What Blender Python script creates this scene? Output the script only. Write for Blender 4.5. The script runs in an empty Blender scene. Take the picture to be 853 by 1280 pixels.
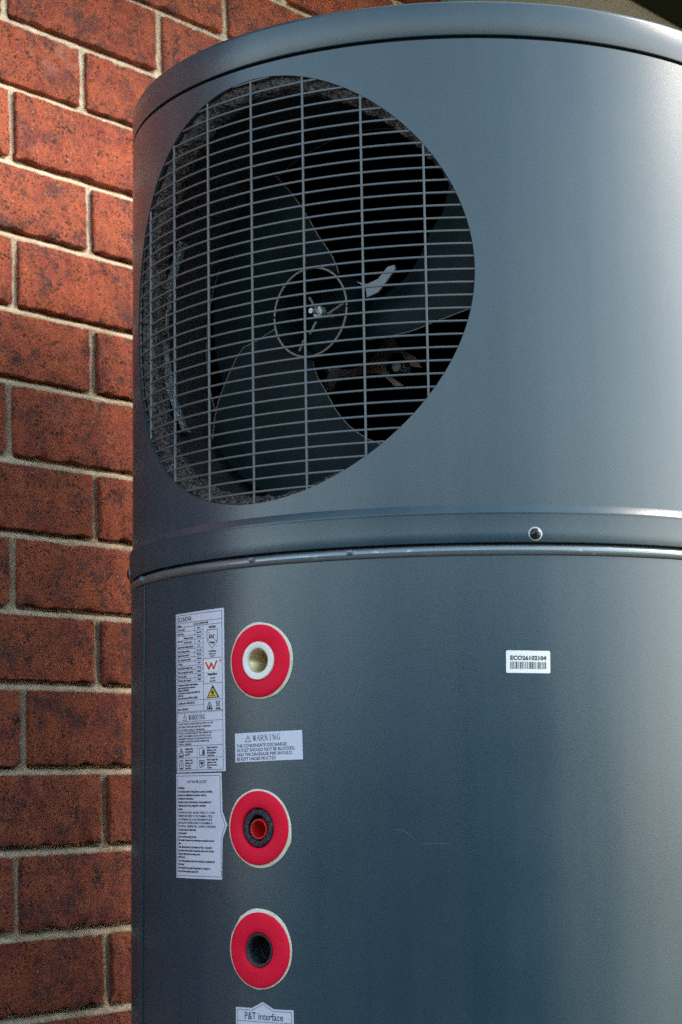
import bpy, math, random
from math import sin, cos, pi, sqrt, atan2, radians
from mathutils import Vector, Matrix, noise
random.seed(7)
sc = bpy.context.scene
COL = sc.collection
H0 = 1.15          # height of the tank-frame origin above the ground
R = 0.32           # tank radius

# ------------------------------------------------------------------ camera
cam_d = bpy.data.cameras.new('camera')
cam = bpy.data.objects.new('camera', cam_d); COL.objects.link(cam)
cam.matrix_world = Matrix(((0.99981, 0.01316, -0.01452, -0.13968),
                           (-0.01256, -0.13828, -0.99031, -1.8942),
                           (-0.01504, 0.99031, -0.13809, 0.02885 + H0),
                           (0, 0, 0, 1)))
cam_d.sensor_fit = 'VERTICAL'; cam_d.sensor_height = 36; cam_d.lens = 66.76
cam_d.clip_start = 0.05; cam_d.clip_end = 500
cam_d.dof.use_dof = True; cam_d.dof.focus_distance = 1.62; cam_d.dof.aperture_fstop = 11
sc.camera = cam

# ------------------------------------------------------------------ light
SUN_AZ, SUN_EL = radians(92), radians(35)      # azimuth measured from the camera side (-Y) towards +X
sdir = Vector((sin(SUN_AZ) * cos(SUN_EL), -cos(SUN_AZ) * cos(SUN_EL), sin(SUN_EL)))
world = bpy.data.worlds.new('World'); sc.world = world; world.use_nodes = True
wn = world.node_tree.nodes; wl = world.node_tree.links
bg = wn['Background']
sky = wn.new('ShaderNodeTexSky'); sky.sky_type = 'NISHITA'; sky.sun_disc = False
sky.sun_elevation = SUN_EL; sky.sun_rotation = atan2(sdir.x, sdir.y)
sky.air_density = 1.0; sky.dust_density = 0.7; sky.ozone_density = 1.0
hs = wn.new('ShaderNodeHueSaturation'); hs.inputs['Saturation'].default_value = 0.66; hs.inputs['Hue'].default_value = 0.475      # thin high haze: a paler, less blue sky
wl.new(sky.outputs[0], hs.inputs['Color']); wl.new(hs.outputs[0], bg.inputs[0]); bg.inputs[1].default_value = 0.15
sun_d = bpy.data.lights.new('sun', 'SUN'); sun_d.energy = 1.6; sun_d.angle = radians(22)
sun_d.color = (1.0, 0.84, 0.68)
sun = bpy.data.objects.new('sun', sun_d); COL.objects.link(sun)
sun.rotation_euler = sdir.to_track_quat('Z', 'Y').to_euler()
sc.view_settings.view_transform = 'Standard'; sc.view_settings.look = 'None'
sc.view_settings.exposure = 1.72; sc.view_settings.gamma = 1.0
sc.view_settings.use_curve_mapping = False
sc.render.engine = 'CYCLES'
sc.cycles.use_denoising = False
sc.cycles.max_bounces = 8

# ------------------------------------------------------------------ materials
def mat(name, col=(.5, .5, .5), rough=.5, metal=0.0, spec=.5, coat=0.0):
    m = bpy.data.materials.new(name); m.use_nodes = True
    b = m.node_tree.nodes['Principled BSDF']
    b.inputs['Base Color'].default_value = (*col, 1)
    b.inputs['Roughness'].default_value = rough
    b.inputs['Metallic'].default_value = metal
    b.inputs['Specular IOR Level'].default_value = spec
    b.inputs['Coat Weight'].default_value = coat
    return m
class NT:
    def __init__(s, m):
        s.m = m; s.n = m.node_tree.nodes; s.l = m.node_tree.links; s.b = s.n['Principled BSDF']
        s.tc = s.n.new('ShaderNodeTexCoord')
    def noise(s, scale, detail=3, rough=.5, vec=None, stretch=None):
        t = s.n.new('ShaderNodeTexNoise'); t.inputs['Scale'].default_value = scale
        t.inputs['Detail'].default_value = detail; t.inputs['Roughness'].default_value = rough
        v = vec or s.tc.outputs['Object']
        if stretch:
            mp = s.n.new('ShaderNodeMapping'); mp.inputs['Scale'].default_value = stretch
            s.l.new(v, mp.inputs['Vector']); v = mp.outputs[0]
        s.l.new(v, t.inputs['Vector']); return t.outputs['Fac']
    def ramp(s, fac, stops):
        r = s.n.new('ShaderNodeValToRGB'); e = r.color_ramp.elements
        while len(e) < len(stops): e.new(.5)
        for q, (p, c) in zip(e, stops):
            q.position = p; q.color = (*c, 1) if len(c) == 3 else c
        s.l.new(fac, r.inputs[0]); return r.outputs[0]
    def mix(s, fac, a, b, mode='MIX'):
        x = s.n.new('ShaderNodeMix'); x.data_type = 'RGBA'; x.blend_type = mode
        for sock, val in ((x.inputs[0], fac), (x.inputs[6], a), (x.inputs[7], b)):
            if isinstance(val, (int, float)): sock.default_value = val
            elif isinstance(val, tuple): sock.default_value = (*val, 1)
            else: s.l.new(val, sock)
        return x.outputs[2]
    def math(s, op, a, b=0.0):
        x = s.n.new('ShaderNodeMath'); x.operation = op
        for sock, val in ((x.inputs[0], a), (x.inputs[1], b)):
            if isinstance(val, (int, float)): sock.default_value = val
            else: s.l.new(val, sock)
        return x.outputs[0]
    def bump(s, h, strength=.3, dist=.001, prev=None):
        x = s.n.new('ShaderNodeBump'); x.inputs['Strength'].default_value = strength
        x.inputs['Distance'].default_value = dist; s.l.new(h, x.inputs['Height'])
        if prev: s.l.new(prev, x.inputs['Normal'])
        return x.outputs[0]
    def set(s, k, v): s.l.new(v, s.b.inputs[k])

def paint_mat(name, col, rough=.36, metal=.35):
    m = mat(name, col, rough, metal, .70)
    t = NT(m)
    n1 = t.noise(1300, 2, .6); run = t.noise(26, 4, .6, stretch=(1, 1, .07)); n2 = t.noise(9, 4, .55)
    c = t.mix(n1, tuple(x * .75 for x in col), tuple(x * 1.25 for x in col))
    sm = t.ramp(n2, [(.0, (.88, .88, .89)), (1, (1.12, 1.12, 1.11))])
    c = t.mix(t.ramp(run, [(.3, (0, 0, 0)), (1, (.30, .30, .30))]), c, (.10, .12, .13))
    t.set('Base Color', t.mix(1.0, c, sm, 'MULTIPLY'))
    ro = t.ramp(n2, [(0, (rough - .05,) * 3), (1, (rough + .07,) * 3)])
    t.set('Roughness', ro)
    t.set('Normal', t.bump(n1, .18, .0004))
    return m
M = {}
M['paint'] = paint_mat('satin_slate_paint', (.013, .042, .064), .27, 0.0)
M['bar'] = paint_mat('grille_paint', (.085, .100, .112), .42, .25)
M['black'] = mat('black_void', (.004, .004, .005), .9, 0, .1)
M['gap'] = mat('black_gap', (.006, .006, .007), .7)
M['trim'] = mat('trim_tube_plastic', (.2, .24, .27), .22, .55)
t = NT(M['trim'])
sc1 = t.ramp(t.noise(60, 6, .75, stretch=(1, 1, 3)), [(.60, (0, 0, 0)), (.68, (1, 1, 1))])
t.set('Base Color', t.mix(sc1, (.20, .24, .27), (.45, .48, .50)))
t.set('Roughness', t.ramp(t.noise(40, 4), [(.3, (.20,) * 3), (.7, (.34,) * 3)]))
# crumpled black insulation round the fan opening
M['foam'] = mat('black_insulation', (.05, .045, .04), .24, 0, 1.0)
t = NT(M['foam']); a = t.noise(160, 5, .65); b = t.noise(300, 5, .6)
t.set('Base Color', t.ramp(b, [(.40, (.012, .012, .013)), (.70, (.30, .28, .26))]))
t.set('Normal', t.bump(a, 1.0, .014, t.bump(b, 1.0, .005)))
M['duct'] = mat('duct_felt', (.018, .018, .020), .75)
t = NT(M['duct']); b = t.noise(420, 3, .7)
t.set('Base Color', t.ramp(b, [(.42, (.010, .011, .014)), (.60, (.024, .026, .032)), (.76, (.09, .09, .105))]))
t.set('Normal', t.bump(b, .8, .003))
M['blade'] = mat('fan_blade_plastic', (.016, .024, .028), .55, 0, .12)
t = NT(M['blade']); b = t.noise(30, 5, .6)
t.set('Base Color', t.ramp(b, [(.35, (.003, .009, .012)), (.75, (.007, .018, .022))]))
t.set('Normal', t.bump(t.noise(500, 2), .25, .001))
M['edge'] = mat('pale_fan_edge', (.20, .18, .16), .5)  # paler than the blades, for the thin edge lines
M['bracket'] = mat('dusty_steel_bracket', (.09, .062, .05), .55, .2)
t = NT(M['bracket']); b = t.noise(35, 4, .6)
t.set('Base Color', t.ramp(b, [(.35, (.20, .15, .13)), (.6, (.34, .25, .21)), (.75, (.50, .20, .10))]))
M['steel'] = mat('bright_steel', (.62, .66, .66), .35, .5)
M['clip'] = mat('white_clip', (.19, .22, .24), .5)
M['coil'] = mat('coil_fins', (.03, .11, .14), .45, .3)
M['red'] = mat('red_rubber', (.74, .006, .030), .55, 0, .12)
t = NT(M['red']); b = t.noise(45, 4, .6)
t.set('Base Color', t.mix(t.ramp(t.noise(90, 6, .75), [(.52, (0, 0, 0)), (.75, (.55, .55, .55))]), t.ramp(b, [(.3, (.78, .006, .034)), (.7, (.90, .012, .050))]), (.42, .02, .03)))
t.set('Normal', t.bump(t.noise(700, 3, .6), .25, .0006, t.bump(b, .2, .002)))
M['cream'] = mat('cream_foam', (.78, .72, .58), .85)
t = NT(M['cream']); t.set('Normal', t.bump(t.noise(800, 2), .5, .001))
t.set('Base Color', t.ramp(t.noise(120, 4), [(.3, (.66, .60, .47)), (.7, (.84, .79, .66))]))
M['white'] = mat('white_plastic', (.84, .82, .76), .35)
M['brass'] = mat('brass_socket', (.74, .60, .34), .38, .7)
M['zinc'] = mat('rough_socket_metal', (.10, .10, .12), .5, .6)
t = NT(M['zinc']); b = t.noise(420, 5, .7)
t.set('Base Color', t.ramp(b, [(.38, (.02, .02, .03)), (.6, (.08, .08, .105)), (.78, (.28, .28, .33))]))
t.set('Normal', t.bump(b, .8, .002))
M['plug'] = mat('red_plastic_plug', (.55, .012, .012), .22)
M['rubber'] = mat('wet_black_rubber', (.012, .014, .018), .14)
t = NT(M['rubber']); t.set('Normal', t.bump(t.noise(260, 4, .6), .9, .004))
M['rim'] = mat('matt_black_rubber', (.022, .026, .032), .5)
t = NT(M['rim']); t.set('Normal', t.bump(t.noise(300, 4), .6, .002))
M['sticker'] = mat('silver_sticker', (.66, .68, .80), .45, .05)
t = NT(M['sticker']); t.set('Base Color', t.ramp(t.noise(30, 3), [(.3, (.62, .64, .76)), (.7, (.68, .70, .82))]))
M['sticker_white'] = mat('white_sticker', (.83, .84, .82), .4)
M['ink'] = mat('black_ink', (.025, .025, .035), .5)
M['ink_red'] = mat('red_ink', (.70, .02, .015), .5)
M['ink_yellow'] = mat('yellow_ink', (.75, .62, .02), .5)
M['screw'] = mat('black_screw', (.010, .010, .011), .18, 0, .5)
M['washer'] = mat('grey_washer', (.38, .40, .42), .35, .6)
M['scuff'] = mat('paint_scuff', (.06, .085, .10), .6)
# bricks
M['brick'] = mat('fired_clay_brick', (.4, .12, .07), .88, 0, .25)
t = NT(M['brick'])
oi = t.n.new('ShaderNodeObjectInfo')
off = t.n.new('ShaderNodeVectorMath'); off.operation = 'ADD'
sc_ = t.n.new('ShaderNodeVectorMath'); sc_.operation = 'SCALE'; sc_.inputs['Scale'].default_value = 37.0
cmb = t.n.new('ShaderNodeCombineXYZ')
for i in range(3): t.l.new(oi.outputs['Random'], cmb.inputs[i])
t.l.new(cmb.outputs[0], sc_.inputs[0]); t.l.new(t.tc.outputs['Object'], off.inputs[0]); t.l.new(sc_.outputs[0], off.inputs[1])
V = off.outputs[0]
base = t.ramp(oi.outputs['Random'], [(0, (.25, .050, .034)), (.25, (.40, .090, .054)), (.5, (.31, .066, .044)), (.75, (.43, .112, .060)), (1, (.30, .074, .058))])
n1 = t.noise(13, 5, .6, V)
c = t.mix(t.ramp(n1, [(.36, (0, 0, 0)), (.60, (.85, .85, .85))]), base, (.17, .048, .042))
n2 = t.noise(28, 6, .65, V)
c = t.mix(t.ramp(n2, [(.46, (.7, .7, .7)), (.66, (0, 0, 0))]), c, t.mix(.6, base, (.50, .145, .050)))
n3 = t.noise(34, 9, .82, V)      # sooty blotches
c = t.mix(t.ramp(n3, [(.50, (0, 0, 0)), (.60, (.78, .78, .78))]), c, (.070, .042, .042))
vo = t.n.new('ShaderNodeTexVoronoi'); vo.inputs['Scale'].default_value = 260; t.l.new(V, vo.inputs['Vector'])
thr = t.math('SUBTRACT', t.noise(60, 3, .6, V), .30)
pits = t.ramp(t.math('SUBTRACT', t.math('ADD', thr, t.math('MULTIPLY', t.noise(900, 2, .6, V), .16)), vo.outputs['Distance']), [(.0, (0, 0, 0)), (.05, (1, 1, 1))])
c = t.mix(t.noise(420, 4, .8, V), t.mix(1.0, c, (.48, .42, .42), 'MULTIPLY'), t.mix(1.0, c, (1.75, 1.66, 1.66), 'MULTIPLY'))
c = t.mix(pits, c, (.05, .028, .022))
n5 = t.noise(330, 2, .6, V)     # pale specks
c = t.mix(t.ramp(n5, [(.70, (0, 0, 0)), (.73, (.85, .85, .85))]), c, (.62, .55, .47))
n6 = t.noise(16, 6, .7, V)      # faint lime bloom
c = t.mix(t.ramp(n6, [(.60, (0, 0, 0)), (.78, (.45, .45, .45))]), c, (.44, .33, .30))
t.set('Base Color', c)
hb = t.math('SUBTRACT', t.noise(110, 9, .8, V), t.math('MULTIPLY', pits, .7))
t.set('Normal', t.bump(hb, 1.0, .0050, t.bump(n1, .5, .006)))
M['mortar'] = mat('sand_mortar', (.5, .43, .31), .95, 0, .1)
t = NT(M['mortar'])
c = t.ramp(t.noise(30, 5, .6), [(.3, (.46, .36, .24)), (.55, (.64, .52, .37)), (.75, (.74, .63, .48))])
c = t.mix(t.ramp(t.noise(420, 3, .7), [(.32, (1, 1, 1)), (.45, (0, 0, 0))]), c, (.22, .18, .12))
t.set('Base Color', c)
t.set('Normal', t.bump(t.noise(500, 4, .7), .9, .002, t.bump(t.noise(70, 4), .8, .004)))
M['soffit'] = mat('pale_soffit_board', (.6, .66, .6), .6)
t = NT(M['soffit']); t.set('Base Color', t.ramp(t.noise(6, 4), [(.3, (.36, .52, .56)), (.7, (.44, .60, .64))]))
M['gutter'] = mat('dark_green_gutter', (.030, .042, .030), .7, 0, .05)
t = NT(M['gutter']); t.set('Base Color', t.ramp(t.noise(8, 4), [(.3, (.006, .018, .012)), (.7, (.012, .030, .020))]))
M['ground'] = mat('concrete_path', (.20, .20, .19), .9)
t = NT(M['ground'])
c = t.mix(t.ramp(t.noise(140, 4, .7), [(.3, (.8, .8, .8)), (.7, (1.15, 1.15, 1.15))]), (0, 0, 0), (1, 1, 1))
t.set('Base Color', t.mix(t.noise(3, 5, .6), (.05, .055, .06), (.085, .09, .09)))
t.set('Normal', t.bump(t.noise(300, 4), .5, .003))

# ------------------------------------------------------------------ helpers
def link(name, me, m=None, parent=None):
    o = bpy.data.objects.new(name, me); COL.objects.link(o)
    if m is not None and me is not None: me.materials.append(m)
    if parent is not None: o.parent = parent
    return o
class MB:
    def __init__(s): s.v = []; s.f = []; s.n = {}
    def add(s, vs, fs):
        k = len(s.v); s.v += [tuple(p) for p in vs]; s.f += [tuple(i + k for i in f) for f in fs]; return k
    def grid(s, rows, closed=False, flip=False):
        """rows: list of equally long point rows"""
        nr = len(rows); nc = len(rows[0]); k = len(s.v)
        for r in rows: s.v += [tuple(p) for p in r]
        for i in range(nr - 1):
            for j in range(nc if closed else nc - 1):
                a = k + i * nc + j; b = k + i * nc + (j + 1) % nc
                c_ = b + nc; d = a + nc
                s.f.append((a, d, c_, b) if flip else (a, b, c_, d))
        return k
    def box(s, x0, x1, y0, y1, z0, z1):
        s.add([(x0, y0, z0), (x1, y0, z0), (x1, y1, z0), (x0, y1, z0), (x0, y0, z1), (x1, y0, z1), (x1, y1, z1), (x0, y1, z1)],
              [(0, 3, 2, 1), (4, 5, 6, 7), (0, 1, 5, 4), (1, 2, 6, 5), (2, 3, 7, 6), (3, 0, 4, 7)])
    def build(s, name, m, parent=None, smooth=True, angle=35, normals=None):
        me = bpy.data.meshes.new(name); me.from_pydata(s.v, [], s.f); me.validate(); me.update()
        if smooth:
            me.polygons.foreach_set('use_smooth', [True] * len(me.polygons))
            if normals: me.normals_split_custom_set_from_vertices(normals)
            else: me.set_sharp_from_angle(angle=radians(angle))
        return link(name, me, m, parent)

def CY(a, h, r=0.0):
    """arc length a (m) round the tank, height h, stand-off r from the tank skin -> heater local xyz"""
    th = a / R
    return ((R + r) * sin(th), -(R + r) * cos(th), h)
TG = -0.643                                     # direction the fan opening faces
def PL(u, z, d):                                # fan-plane coordinates -> heater local
    return (cos(TG) * u + sin(TG) * d, sin(TG) * u - cos(TG) * d, z)
def lathe(mb, prof, n=256, flip=False):
    rows = []
    for r, h in prof:
        rows.append([(r * sin(2 * pi * i / n), -r * cos(2 * pi * i / n), h) for i in range(n)])
    mb.grid(rows, closed=True, flip=flip)
def tube(mb, pts, rad, n=8, closed=False):
    pts = [Vector(p) for p in pts]; N = len(pts); rows = []
    up = Vector((0, 0, 1))
    for i, p in enumerate(pts):
        d = (pts[(i + 1) % N] if closed or i < N - 1 else pts[i]) - (pts[i - 1] if closed or i > 0 else pts[i])
        d.normalize(); s_ = d.cross(up)
        if s_.length < .05: s_ = d.cross(Vector((1, 0, 0)))
        s_.normalize(); w = s_.cross(d)
        rr = rad(i) if callable(rad) else rad
        rows.append([p + (s_ * cos(2 * pi * k / n) + w * sin(2 * pi * k / n)) * rr for k in range(n)])
    if closed: rows.append(rows[0])
    mb.grid(rows, closed=True)
    if not closed:
        k = len(mb.v); mb.v += [tuple(pts[0]), tuple(pts[-1])]
        a = k - len(rows) * n
        for j in range(n):
            mb.f.append((a + (j + 1) % n, a + j, k)); b = k - n
            mb.f.append((b + j, b + (j + 1) % n, k + 1))
def extrude_poly(mb, pts, f0, f1):
    """pts 2D; f0/f1 map (x, y) -> 3D for front/back"""
    n = len(pts); k = len(mb.v)
    mb.v += [tuple(f0(*p)) for p in pts] + [tuple(f1(*p)) for p in pts]
    mb.f.append(tuple(range(k, k + n))); mb.f.append(tuple(range(k + 2 * n - 1, k + n - 1, -1)))
    for i in range(n):
        j = (i + 1) % n; mb.f.append((k + j, k + i, k + n + i, k + n + j))

def hole_patch(mb, a0, a1, h0, h1, c, loop, rad, nt=14):
    """sheet on the tank skin with a hole; loop = hole outline [(a, h)], counter-clockwise"""
    bord = []
    for (a, h) in loop:
        da, dh = a - c[0], h - c[1]; s_ = 1e9
        if abs(da) > 1e-9: s_ = min(s_, ((a1 if da > 0 else a0) - c[0]) / da)
        if abs(dh) > 1e-9: s_ = min(s_, ((h1 if dh > 0 else h0) - c[1]) / dh)
        bord.append([c[0] + da * s_, c[1] + dh * s_])
    for ca in (a0, a1):
        for ch in (h0, h1):
            i = min(range(len(bord)), key=lambda q: (bord[q][0] - ca) ** 2 + (bord[q][1] - ch) ** 2)
            bord[i] = [ca, ch]
    rows = []
    for k in range(nt + 1):
        t_ = k / nt
        rows.append([CY(l[0] + (b[0] - l[0]) * t_, l[1] + (b[1] - l[1]) * t_, rad) for l, b in zip(loop, bord)])
    mb.grid(rows, closed=True, flip=True)
def sheet(mb, a0, a1, h0, h1, rad, step=.006, nh=8):
    n = max(1, int(math.ceil((a1 - a0) / step)))
    mb.grid([[CY(a0 + (a1 - a0) * i / n, h0 + (h1 - h0) * j / nh, rad) for i in range(n + 1)] for j in range(nh + 1)])
def radial_normals(mb, sgn=1):
    out = []
    for x, y, z in mb.v:
        l = sqrt(x * x + y * y) or 1; out.append((sgn * x / l, sgn * y / l, 0))
    return out

# ------------------------------------------------------------------ text (all converted once)
TEXTS = []      # (string, size_mm, mapper, target MB, xscale, align, weight)
def put_text(s_, size, fn, target, xs=1.0, align='LEFT', w=0.0): TEXTS.append((s_, size, fn, target, xs, align, w))
def flush_text():
    objs = []
    for (s_, size, fn, tg, xs, al, w) in TEXTS:
        cu = bpy.data.curves.new('txt', 'FONT'); cu.body = s_; cu.size = size; cu.align_x = al
        cu.resolution_u = 2; cu.offset = w
        o = bpy.data.objects.new('txt', cu); COL.objects.link(o); objs.append(o)
    bpy.context.view_layer.update()
    dg = bpy.context.evaluated_depsgraph_get()
    for o, (s_, size, fn, tg, xs, al, w) in zip(objs, TEXTS):
        me = bpy.data.meshes.new_from_object(o.evaluated_get(dg))
        vs = [fn(v.co.x * xs, v.co.y) for v in me.vertices]
        tg.add(vs, [tuple(p.vertices) for p in me.polygons])
        bpy.data.meshes.remove(me); cu = o.data
        bpy.data.objects.remove(o); bpy.data.curves.remove(cu)
    TEXTS.clear()

# =================================================================== SETTING
g = MB(); g.grid([[(-60, -60, 0), (60, -60, 0)], [(-60, 60, 0), (60, 60, 0)]])
go = g.build('ground', M['ground'], smooth=False); go['kind'] = 'structure'

lw = MB(); rows = []
for j in range(31):            # gently rising grass, unseen, added to tint the tank's reflections
    y = -9 + 13 * j / 30; row = []
    for i in range(41):
        x = 1.75 + 12.25 * i / 40; k = max(0, min(1, (x - 2.4) / 6.0)); k = k * k * (3 - 2 * k)
        row.append((x, y, .006 + .25 * k * max(0, min(1, (y + 4.6) / 2.2)) + .06 * k * noise.noise(Vector((x * .8, y * .8, 0)))))
    rows.append(row)
lw.grid(rows)
M['unseen_lawn'] = mat('dry_lawn', (.17, .19, .06), .95)
t = NT(M['unseen_lawn']); t.set('Base Color', t.ramp(t.noise(9, 8, .7), [(.3, (.22, .24, .07)), (.7, (.36, .36, .13))]))
lwo = lw.build('unseen_lawn', M['unseen_lawn']); lwo['kind'] = 'structure'

# ---- brick wall: local x along the wall, y into the wall, z up (leans a little)
RW = Matrix(((0.65408, -0.75577, -0.03134), (0.75642, 0.65352, 0.0271), (-0.0, -0.04143, 0.99914)))
WO = Vector((-0.40367, 0.28263, 0.89939 + H0))
wall = bpy.data.objects.new('brick_wall', None); COL.objects.link(wall)
wall.matrix_world = Matrix.Translation(WO) @ RW.to_4x4()
wall['label'] = 'weathered red brick house wall with raked sand mortar joints behind the tank'
wall['category'] = 'wall'
CH = 0.086; HL = 0.1233; J = 0.0102     # course height, half brick pitch, joint width
BL, BH, BD = 2 * HL - J, CH - J, 0.11
def brick_mesh(seed):
    rnd = random.Random(seed); mb = MB(); nx, nz = 56, 10
    o3 = Vector((seed * 7.3, seed * 3.1, 0)); rows = []
    for k in range(nz + 1):
        row = []
        for i in range(nx + 1):
            fx, fz = i / nx, k / nz
            # denser near the edges
            fx = .5 - .5 * cos(pi * (.08 + .84 * fx)) ; fx = (fx - (.5 - .5 * cos(pi * .08))) / (cos(pi * .08))
            x = (fx - .5) * BL; z = (fz - .5) * BH
            ex = BL / 2 - abs(x); ez = BH / 2 - abs(z); e = min(ex, ez)
            y = 0.0
            y += .0013 * math.exp(-e / .0007)
            p = Vector((x * 45, z * 45, 0)) + o3
            y += .0016 * noise.noise(p) + .0012 * noise.noise(p * 3.3)
            if ex < .012 and ez < .012: y += .004 * max(0, noise.noise(Vector((x * 9, z * 20, seed * 2.2))))
            if ez < .004 and z < 0:                     # ragged lower arris
                q = noise.noise(Vector((x * 45, seed, 0))) + .4 * noise.noise(Vector((x * 100, seed, 4)))
                z += .0008 + max(0, q + .2) * .0046; y += max(0, q) * .002
            elif ez < .004:
                z -= max(0, noise.noise(Vector((x * 90, seed + 9, 0)))) * .0026
            if ex < .006:
                x -= math.copysign(max(0, noise.noise(Vector((z * 120, seed + 5, 0)))) * .0028, x)
            row.append((x, y, z))
        rows.append(row)
    mb.grid(rows)
    k0 = 0; W = nx + 1
    per = [i for i in range(W)] + [W * k + nx for k in range(1, nz + 1)] + [W * nz + i for i in range(nx - 1, -1, -1)] + [W * k for k in range(nz - 1, 0, -1)]
    b0 = len(mb.v)
    for i in per:
        x, y, z = mb.v[i]; mb.v.append((x, BD, z))
    n = len(per)
    for i in range(n):
        j = (i + 1) % n; mb.f.append((per[j], per[i], b0 + i, b0 + j))
    me = bpy.data.meshes.new('brick'); me.from_pydata(mb.v, [], mb.f); me.update()
    me.polygons.foreach_set('use_smooth', [True] * len(me.polygons)); me.set_sharp_from_angle(angle=radians(50))
    me.materials.append(M['brick']); return me
bricks = [brick_mesh(i + 1) for i in range(9)]
OFF = {-1: 2, -2: 2.5, 0: -4.5, 1: 6.1, 2: 0, 3: 7.7, 4: 0, 5: -3.3, 6: -1.8, 7: -3.7, 8: -3.6, 9: 6.6, 10: -.5, 11: -7.5, 12: -2.5}
BED = {0: -1.2, 1: 3, 2: -1, 3: -1, 4: -2, 5: .7, 6: -2.3, 7: .5, 8: 1.8, 9: 6.1, 10: .2, 11: .2, 12: -2.2, 13: -2}
def bedz(j): return -j * CH + BED.get(j, 0) * .001
rb = random.Random(3)
for c_ in range(-4, 15):
    ztop, zbot = bedz(c_), bedz(c_ + 1)
    zc = (ztop + zbot) / 2; sz = (ztop - zbot - J) / BH
    par = 0 if c_ % 2 == 0 else -1
    for n_ in range(-4, 11):
        uc = par + 1 + 2 * n_           # brick centre in half-brick units
        if uc < -5 or uc > 13: continue
        if c_ > 0 and uc > 5: continue  # hidden behind the tank
        o = bpy.data.objects.new('brick', rb.choice(bricks)); COL.objects.link(o); o.parent = wall
        o.location = (uc * HL + OFF.get(c_, 0) * .001 + rb.uniform(-.0012, .0012), rb.uniform(-.0012, .0014), zc + rb.uniform(-.0006, .0006))
        o.scale = (rb.choice((1, 1, .996)), 1, sz)
        o.rotation_euler = (rb.uniform(-.008, .008), rb.uniform(-.003, .003), rb.uniform(-.005, .005))
# the bricks lower down and further along, joined
mb = MB()
for c_ in range(-4, 24):
    for n_ in range(-3, 14):
        uc = (0 if c_ % 2 == 0 else -1) + 1 + 2 * n_
        if c_ <= 14 and -5 <= uc <= 13 and not (c_ > 0 and uc > 5): continue
        x = uc * HL; zc = (bedz(c_) + bedz(c_ + 1)) / 2
        mb.box(x - BL / 2, x + BL / 2, rb.uniform(-.001, .001), BD, zc - BH / 2, zc + BH / 2)
for c_ in range(-4, 24):
    if c_ % 2:
        zc = (bedz(c_) + bedz(c_ + 1)) / 2; mb.box(-6 * HL + J / 2, -5 * HL - J / 2, 0, BD, zc - BH / 2, zc + BH / 2)
o = mb.build('far_brickwork', M['brick'], wall, smooth=False); o['kind'] = 'stuff'
# mortar: one bed with a weathered profile, deepest under each brick
mb = MB(); X0, X1 = -5.97 * HL, 28 * HL
xs_ = [X0 + .0035 * i for i in range(int((14 * HL - X0) / .0035))]
xs_ += [14 * HL + .06 * i for i in range(1, 29)]; nx = len(xs_) - 1
zs = []
for j in range(-4, 25):
    z = bedz(j)
    for dz, dep in ((.0125, .006), (.0108, .017), (.0056, .017), (.0030, .016), (.0012, .0062), (-.0030, .0022), (-.0050, .0026), (-.010, .0052)):
        zs.append((z + dz, dep, j))
rows = []
for z, dep, j_ in zs:
    row = []
    for i in range(nx + 1):
        x = xs_[i]
        n_ = noise.noise(Vector((x * 38, z * 38, 1.7))) * .0013 + noise.noise(Vector((x * 110, z * 60, 5))) * .0008
        c_ = j_ - 1; um = (x - OFF.get(c_, 0) * .001) / HL; um = (um - (0 if c_ % 2 == 0 else -1)) / 2
        dd = .0062 if dep > .01 and abs(um - round(um)) * 2 * HL < .0075 else dep
        row.append((x, dd + n_, z + noise.noise(Vector((x * 30, j_ * 3.1, 8))) * .0010))
    rows.append(row)
mb.grid(rows, flip=True)
mb.build('mortar', M['mortar'], wall, angle=80)
mb = MB(); mb.box(X0, X1, .03, .23, bedz(24), bedz(-4)); mb.build('wall_core', M['mortar'], wall, smooth=False)

# ---- eave over the wall: pale lining board and dark gutter along its edge
eave = bpy.data.objects.new('roof_eave', None); COL.objects.link(eave)
ya = atan2(RW[1][0], RW[0][0])
ZS = 1.195 + H0
eave.location = (WO.x, WO.y, ZS); eave.rotation_euler = (0, 0, ya)
eave['label'] = 'dark roof eave with pale lining board above the brick wall at top right'; eave['category'] = 'eave'
mb = MB(); mb.box(-.72, 4.2, -.213, .25, .0, .012); mb.build('soffit_board', M['soffit'], eave, smooth=False)
mb = MB()
prof = [(-.214, -.016), (-.222, -.022), (-.300, -.022), (-.330, -.010), (-.345, .02), (-.345, .10), (-.335, .105), (-.214, .10)]
mb.grid([[(x, y, z) for y, z in prof] for x in (-.72, 4.2)], closed=True)
mb.f.append(tuple(range(len(prof)))); mb.f.append(tuple(range(2 * len(prof) - 1, len(prof) - 1, -1)))
mb.build('gutter', M['gutter'], eave, smooth=False)

# ---- unseen fence facing the tank, added to give the paint dark reflections
fence = bpy.data.objects.new('unseen_fence', None); COL.objects.link(fence)
fence.location = (0, -3.6, 0)
fence['label'] = 'unseen dark sheet steel fence behind the photographer, added for reflections in the tank'; fence['category'] = 'fence'
M['fence'] = mat('dark_blue_fence_steel', (.015, .030, .045), .6)
def fence_panel(x0, x1):
    mb = MB(); pts = []; x = x0
    k = 0
    while x < x1:
        pts.append((x, .03 if (k // 2) % 2 else 0)); x += .02 if k % 2 else .09; k += 1
    pts.append((x1, 0))
    mb.grid([[(p[0], p[1], z) for p in pts] for z in (.05, 1.60)])
    mb.build('sheet_panel', M['fence'], fence, smooth=False)
    mb = MB(); mb.box(x0 - .03, x1 + .03, -.02, .05, 1.60, 1.64); mb.build('top_rail', M['fence'], fence, smooth=False)
for i in range(7): fence_panel(-14.6 + 2.4 * i, -14.6 + 2.4 * (i + 1) - .04)
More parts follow.
